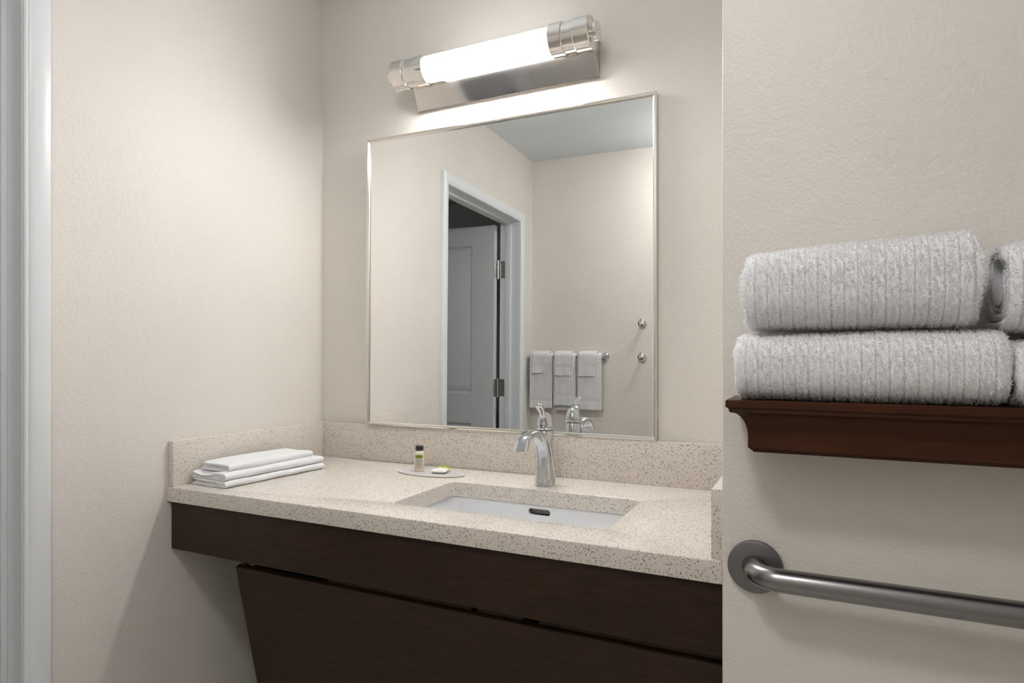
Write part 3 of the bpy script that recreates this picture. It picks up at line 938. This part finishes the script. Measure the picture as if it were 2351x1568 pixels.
def strands(name, o_src, count, length, width, parent, sel, seed, groove=None):
    """short cotton loops standing on the towel's skin, one mesh"""
    r = np.random.default_rng(seed)
    me = o_src.data
    off = np.array(wloc(o_src)[:])
    nv = len(me.vertices)
    co = np.empty(nv * 3); me.vertices.foreach_get('co', co); co = co.reshape(-1, 3) + off
    me.calc_loop_triangles()
    nt = len(me.loop_triangles)
    tri = np.empty(nt * 3, dtype=np.int32); me.loop_triangles.foreach_get('vertices', tri); tri = tri.reshape(-1, 3)
    a, b, c = co[tri[:, 0]], co[tri[:, 1]], co[tri[:, 2]]
    nn = np.cross(b - a, c - a); ar = np.linalg.norm(nn, axis=1) / 2
    nn = nn / np.maximum(np.linalg.norm(nn, axis=1, keepdims=True), 1e-12)
    cen = (a + b + c) / 3
    wgt = ar * sel(cen, nn)
    idx = r.choice(nt, size=count, p=wgt / wgt.sum())
    u, v = r.random(count), r.random(count)
    fl = u + v > 1; u[fl] = 1 - u[fl]; v[fl] = 1 - v[fl]
    p = a[idx] + (b - a)[idx] * u[:, None] + (c - a)[idx] * v[:, None]
    n = nn[idx]
    # coherent clumps: the lean of the loops varies slowly over the surface
    ph = np.stack([np.sin(p[:, 0] * 610 + p[:, 2] * 240 + seed), np.sin(p[:, 2] * 560 + p[:, 0] * 130 + 2.1 * seed), np.sin(p[:, 1] * 520 + p[:, 0] * 330 + seed)], 1)
    rnd = r.normal(size=(count, 3))
    lean = 0.55 * ph + 0.45 * rnd
    lean -= (lean * n).sum(1, keepdims=True) * n
    lean[:, 2] -= 0.15
    d = n + 0.75 * lean
    d /= np.linalg.norm(d, axis=1, keepdims=True)
    L = length * (0.65 + 0.7 * r.random(count))
    if groove is not None: L *= groove(p)
    s = np.cross(d, r.normal(size=(count, 3))); s /= np.maximum(np.linalg.norm(s, axis=1, keepdims=True), 1e-9)
    w = width * (0.7 + 0.6 * r.random(count))[:, None]
    bend = lean * L[:, None] * 0.35
    p0 = p - n * 0.0006
    mid = p0 + d * (L * 0.6)[:, None]
    tip = p0 + d * L[:, None] + bend
    V = np.empty((count, 5, 3))
    V[:, 0] = p0 - s * w * 0.8; V[:, 1] = p0 + s * w * 0.8; V[:, 2] = mid + s * w; V[:, 3] = mid - s * w; V[:, 4] = tip
    base = (np.arange(count) * 5)[:, None]
    m = bpy.data.meshes.new(name)
    m.vertices.add(count * 5); m.vertices.foreach_set('co', (V.reshape(-1, 3)).ravel())
    loops = np.concatenate([base + np.array([[0, 1, 2, 3]]), base + np.array([[3, 2, 4]])], 1).ravel().astype(np.int32)
    m.loops.add(len(loops)); m.loops.foreach_set('vertex_index', loops)
    st = np.empty((count, 2), dtype=np.int32); st[:, 0] = np.arange(count) * 7; st[:, 1] = np.arange(count) * 7 + 4
    m.polygons.add(count * 2); m.polygons.foreach_set('loop_start', st.ravel())
    m.update(calc_edges=True); m.validate()
    o = link(name, m, M_pile, parent, None)
    tag(o, None, None, None, 'stuff')
    return o


RIB = 0.0166


def rolled_towel(label, x0, x1, yc, z0, ry, rz0, rz1, seed, turns=2.6, n_str=60000, rib_off=0.0, lump=0.004, tilt=0.0, slump=0.0):
    root = thing('rolled_bath_towel', ((x0 + x1) / 2, yc, z0), label, 'towel', 'rolled bath towels on the wooden shelf')
    th = 0.0100
    pitch = 0.0150
    N = int(turns * 46)
    nxs = int((x1 - x0) / RIB * 7)
    th0 = -PI * 0.62           # the free edge is tucked under at the back
    sp = 2 / 2.7
    V = []; F = []
    sec_n = 2 * (N + 1)
    X = np.linspace(0, 1, nxs + 1)
    # rounded shoulders at both ends
    for i, s in enumerate(X):
        x = x0 + (x1 - x0) * s
        dist = min(s, 1 - s) * (x1 - x0)
        shoulder = 0.006 * max(0.0, 1 - dist / 0.012) ** 2
        ribp = ((x - rib_off) / RIB) % 1.0
        gd = min(ribp, 1 - ribp)
        groove = 0.0034 * math.exp(-(gd / 0.085) ** 2) - 0.0008 * math.cos(2 * PI * ribp) 
        rz = rz0 + (rz1 - rz0) * s
        zc = z0 + rz
        for side in (0, 1):
            ks = range(N + 1) if side == 0 else range(N, -1, -1)
            for k in ks:
                f = k / N
                th_ = th0 + 2 * PI * turns * f
                off = pitch * turns * f + th / 2
                h = th / 2 if side == 0 else -th / 2
                a, b = ry - off + h, rz - off * (0.92) + h
                a = max(a, 0.004); b = max(b, 0.003)
                c, q = math.cos(th_), math.sin(th_)
                lm = lump * nz(x * 7, th_ * 0.8 + seed, seed + f * 3) * (0.3 + 0.7 * max(0.0, q))
                if f * turns > 1.0: lm *= 1.5
                y = yc - (a + lm * 0.7) * spow(c, sp)
                z = zc + (b + lm) * spow(q, sp)
                # real grooves pull the skin inwards
                g = groove + shoulder
                if side == 0:
                    nl = math.hypot(c, q)
                    y += g * c / nl; z -= g * q / nl
                ex = 0.010 * nz(th_ * 0.9, f * 4, seed + 5) * (1 - 2 * s) if (i == 0 or i == nxs) else 0.0
                ex += 0.004 * f * turns * (1 if i == 0 else (-1 if i == nxs else 0))
                z = max(z, z0 + 0.0002) - slump * (1 - s) * 0
                V.append((x + ex, y, z + tilt * (s - 0.5) * (x1 - x0) * (q > -0.2)))
    n = sec_n
    for i in range(nxs):
        for q in range(n):
            k = (q + 1) % n
            F.append((i * n + q, (i + 1) * n + q, (i + 1) * n + k, i * n + k))
    for i in (0, nxs):
        for q in range(N):
            F.append((i * n + q, i * n + q + 1, i * n + n - 2 - q, i * n + n - 1 - q))
    o = from_data('towel_fabric', V, F, M_terry, root, 60)
    ymid, zm = yc, z0 + rz0
    def sel(cen, nn):
        out = ((cen[:, 1] - yc) * nn[:, 1] + (cen[:, 2] - zm) * nn[:, 2]) > 0.0
        front = (cen[:, 1] < yc + 0.035)
        end = np.abs(nn[:, 0]) > 0.7
        return np.where(end, 1.0, np.where(out & front, 1.0, 0.04))
    def groove_f(p):
        rp = ((p[:, 0] - rib_off) / RIB) % 1.0
        gd = np.minimum(rp, 1 - rp)
        return 1.0 - 0.75 * np.exp(-(gd / 0.10) ** 2)
    strands('cotton_pile', o, n_str, 0.0044, 0.00042, root, sel, seed + 3, groove_f)
    return root


YT = YR - 0.0765
rolled_towel('rolled white ribbed bath towel lying directly on the shelf at its left end', 1.4665, 1.7985, YT, SZ + 0.0008, 0.0745, 0.0522, 0.0530, 21, 2.6, 90000, 1.4665)
rolled_towel('fat rolled white ribbed bath towel on top of the left stack', 1.4790, 1.7660, YT + 0.002, SZ + 0.1055, 0.0725, 0.0600, 0.0690, 34, 2.7, 90000, 1.4790)
rolled_towel('rolled white bath towel lower right, cut off by the frame edge', 1.8030, 2.1300, YT + 0.004, SZ + 0.0008, 0.0715, 0.0470, 0.0500, 47, 2.6, 45000, 1.8030)
rolled_towel('rolled white bath towel upper right with its spiral end showing', 1.7950, 2.1000, YT + 0.004, SZ + 0.0975, 0.0700, 0.0640, 0.0660, 58, 2.4, 50000, 1.7950, 0.008)

# ------------------------------------------------------------------ grab bar
GX, GZ, GY = 1.4835, 0.8635, YR - 0.060
gb = thing('grab_bar', (GX, YR, GZ), 'brushed stainless steel grab bar with round flange under the shelf', 'grab bar')
GX2 = 2.52
path = [(GX, YR - 0.004, GZ)]
rb = 0.042
path += [(GX, YR - 0.012, GZ)]
for k in range(13):
    a = k / 12 * PI / 2
    path.append((GX + rb * (1 - math.cos(a)), GY + rb - rb * math.sin(a), GZ))
for k in range(1, 12): path.append((GX + rb + (GX2 - GX - 2 * rb) * k / 12, GY, GZ))
for k in range(13):
    a = PI / 2 - k / 12 * PI / 2
    path.append((GX2 - rb * (1 - math.cos(a)), GY + rb - rb * math.sin(a), GZ))
path += [(GX2, YR - 0.012, GZ), (GX2, YR - 0.004, GZ)]
tube('bar', path, 0.0182, M_steel, gb, 36, 80)
for x in (GX, GX2):
    lathe('flange', (x, YR - 0.0002, GZ), '-Y', [(0.0, 0.0410), (0.001, 0.0425), (0.006, 0.0438), (0.0085, 0.0438), (0.0105, 0.0425), (0.0115, 0.0400), (0.0120, 0.0205), (0.0105, 0.0195)], M_flange, gb, 56, 35)

# ------------------------------------------------------------------ far wall, seen in the mirror: towel bar, towels, robe hooks
BZ_ = 1.2300
BYc = YB + 0.062
tb = thing('towel_bar', (0.25, YB, BZ_), 'chrome towel bar on the far wall seen in the mirror', 'towel bar')
tube('rail', [(0.020, BYc, BZ_), (0.25, BYc, BZ_), (0.483, BYc, BZ_)], 0.0080, M_chrome, tb, 20)
for x in (0.024, 0.479):
    p = lathe('post', (x, YB + 0.0003, BZ_), 'Y', [(0.0, 0.024), (0.003, 0.0245), (0.007, 0.022), (0.012, 0.014), (0.020, 0.0105), (0.050, 0.0105), (0.060, 0.0135), (0.068, 0.0135), (0.072, 0.010), (0.073, 0.002)], M_chrome, tb, 28, 40)


def hung_cloth(name, label, cat, group, xa, xb, zbot, zback, over, th, seed, period, amp, band=None, skew=0.0, flare=0.0, curl=0.0):
    """cloth over the rail: front drop to zbot, back drop to zback"""
    root = thing(name, ((xa + xb) / 2, BYc, BZ_), label, cat, group)
    rr = 0.0085 + over + th / 2
    path = []
    zt = BZ_
    nf, nb_ = 46, 26
    for k in range(nf + 1): path.append((BYc + rr, zbot + (zt - zbot) * k / nf, 1.0, 0.0))
    for k in range(1, 12):
        a = k / 12 * PI; path.append((BYc + rr * math.cos(a), zt + rr * math.sin(a), math.cos(a), math.sin(a)))
    for k in range(nb_ + 1): path.append((BYc - rr, zt - (zt - zback) * k / nb_, -1.0, 0.0))
    m = len(path)
    nx_ = int((xb - xa) / period * 7)
    V = []; F = []
    for i in range(nx_ + 1):
        s = i / nx_
        for side in (0, 1):
            seq = path if side == 0 else path[::-1]
            for (y, z, ny_, nz_) in seq:
                drop = max(0.0, (zt - z) / (zt - zbot))
                x = xa + (xb - xa) * s
                mid = (xa + xb) / 2
                x = mid + (x - mid) * (1 + flare * drop) + skew * drop
                x += 0.003 * nz(z * 9, seed, y * 4)
                rib = amp * (0.5 - 0.5 * math.cos(2 * PI * s * (xb - xa) / period)) ** 0.6
                inb = band is not None and band[0] < z < band[1] and ny_ > 0.5
                if inb: rib = 0.0
                edge = math.exp(-min(s, 1 - s) * (xb - xa) / 0.006)
                wv = 0.0015 * drop * math.sin(s * PI * 2.2 + seed) + 0.003 * drop * nz(s * 2.5 + seed, z * 6, 1.7)
                h = (th / 2 + rib) if side == 0 else -th / 2
                if side == 0: h -= 0.35 * th * edge
                yy = y + ny_ * h + (wv + curl * drop ** 3 * math.sin(s * PI * 1.3 + 0.6) if ny_ > 0.5 else -abs(wv) * 0.2)
                zz = z + nz_ * h
                if drop > 0.93 and ny_ > 0.5: zz += 0.004 * nz(s * 5, seed, 3.0) + curl * 0.5 * math.sin(s * PI)
                yy = max(yy, YB + 0.002)
                V.append((x, yy, zz))
    n = 2 * m
    for i in range(nx_):
        for q in range(n):
            k = (q + 1) % n
            F.append((i * n + q, (i + 1) * n + q, (i + 1) * n + k, i * n + k))
    for i in (0, nx_):
        for q in range(m - 1):
            F.append((i * n + q, i * n + q + 1, i * n + n - 2 - q, i * n + n - 1 - q))
    fab = from_data('towel_fabric', V, F, M_hang, root, 50)
    if band is not None:
        # flat woven strip across the front
        BV = []; BF = []
        for i in range(25):
            s = i / 24
            for z in (band[0] + 0.001, band[1] - 0.001):
                drop = (zt - z) / (zt - zbot)
                mid = (xa + xb) / 2
                x = mid + (xa + (xb - xa) * (0.02 + 0.96 * s) - mid) * (1 + flare * drop) + skew * drop + 0.003 * nz(z * 9, seed, (BYc + rr) * 4)
                wv = 0.0015 * drop * math.sin(s * PI * 2.2 + seed) + 0.003 * drop * nz(s * 2.5 + seed, z * 6, 1.7)
                y = BYc + rr + th / 2 + wv + curl * drop ** 3 * math.sin(s * PI * 1.3 + 0.6)
                BV += [(x, y + 0.0006, z), (x, y - 0.001, z)]
        for i in range(24):
            a = i * 4; b = a + 4
            BF += [(a, b, b + 2, a + 2), (a + 1, a + 3, b + 3, b + 1), (a, a + 1, b + 1, b), (a + 2, b + 2, b + 3, a + 3)]
        BF += [(0, 2, 3, 1), (96, 97, 99, 98)]
        from_data('woven_band', BV, BF, M_band, root, 40)
    return root


G1, G2 = 'hand towels on the towel bar', 'washcloths on the towel bar'
hung_cloth('hand_towel', 'white ribbed hand towel at the door end of the towel bar', 'hand towel', G1, 0.020, 0.168, 0.9130, 1.00, 0.0005, 0.010, 1.1, 0.0105, 0.0026, (0.955, 0.975))
hung_cloth('hand_towel', 'white ribbed hand towel in the middle of the towel bar', 'hand towel', G1, 0.1785, 0.3160, 0.9330, 0.903, 0.0005, 0.010, 2.7, 0.0105, 0.0026, (0.985, 1.005))
hung_cloth('hand_towel', 'white ribbed hand towel at the hook end of the towel bar', 'hand towel', G1, 0.3280, 0.4740, 0.9130, 0.925, 0.0005, 0.010, 4.9, 0.0105, 0.0026, (0.960, 0.981))
hung_cloth('hanging_washcloth', 'small white washcloth draped over the door-end hand towel', 'washcloth', G2, 0.0430, 0.1520, 1.1230, 1.16, 0.0165, 0.007, 6.3, 0.0095, 0.0022, (1.170, 1.186), -0.010, -0.10, 0.010)
hung_cloth('hanging_washcloth', 'small white washcloth draped over the middle hand towel', 'washcloth', G2, 0.1860, 0.2960, 1.1130, 1.15, 0.0165, 0.007, 7.7, 0.0095, 0.0022, (1.163, 1.179), -0.002, -0.08, 0.003)
hung_cloth('hanging_washcloth', 'small white washcloth draped over the hook-end hand towel', 'washcloth', G2, 0.3420, 0.4470, 1.1110, 1.15, 0.0165, 0.007, 9.4, 0.0095, 0.0022, (1.166, 1.182), -0.006, -0.04, 0.003)


def robe_hook(z, label):
    x = 0.704
    r = thing('robe_hook', (x, YB, z), label, 'hook', 'robe hooks on the far wall')
    lathe('wall_plate', (x, YB + 0.0003, z), 'Y', [(0.0, 0.0215), (0.003, 0.0222), (0.006, 0.021), (0.010, 0.013), (0.016, 0.0100), (0.028, 0.0095)], M_nickel, r, 32, 40)
    lathe('knob', (x, YB + 0.026, z), 'Y', [(0.0, 0.009), (0.003, 0.014), (0.007, 0.0205), (0.012, 0.0228), (0.016, 0.0220), (0.019, 0.017), (0.021, 0.009), (0.0215, 0.001)], M_nickel, r, 36, 60)
    tube('prong', catmull([(x, YB + 0.030, z + 0.004), (x - 0.001, YB + 0.044, z + 0.012), (x - 0.002, YB + 0.054, z + 0.022), (x - 0.002, YB + 0.056, z + 0.029)], 5), [(0.010 - 0.0035 * k / 15, 0.006 - 0.002 * k / 15) for k in range(16)], M_nickel, r, 16, 70, (1, 0, 0))
robe_hook(1.4240, 'upper polished robe hook on the far wall seen in the mirror')
robe_hook(1.2270, 'lower polished robe hook on the far wall seen in the mirror')
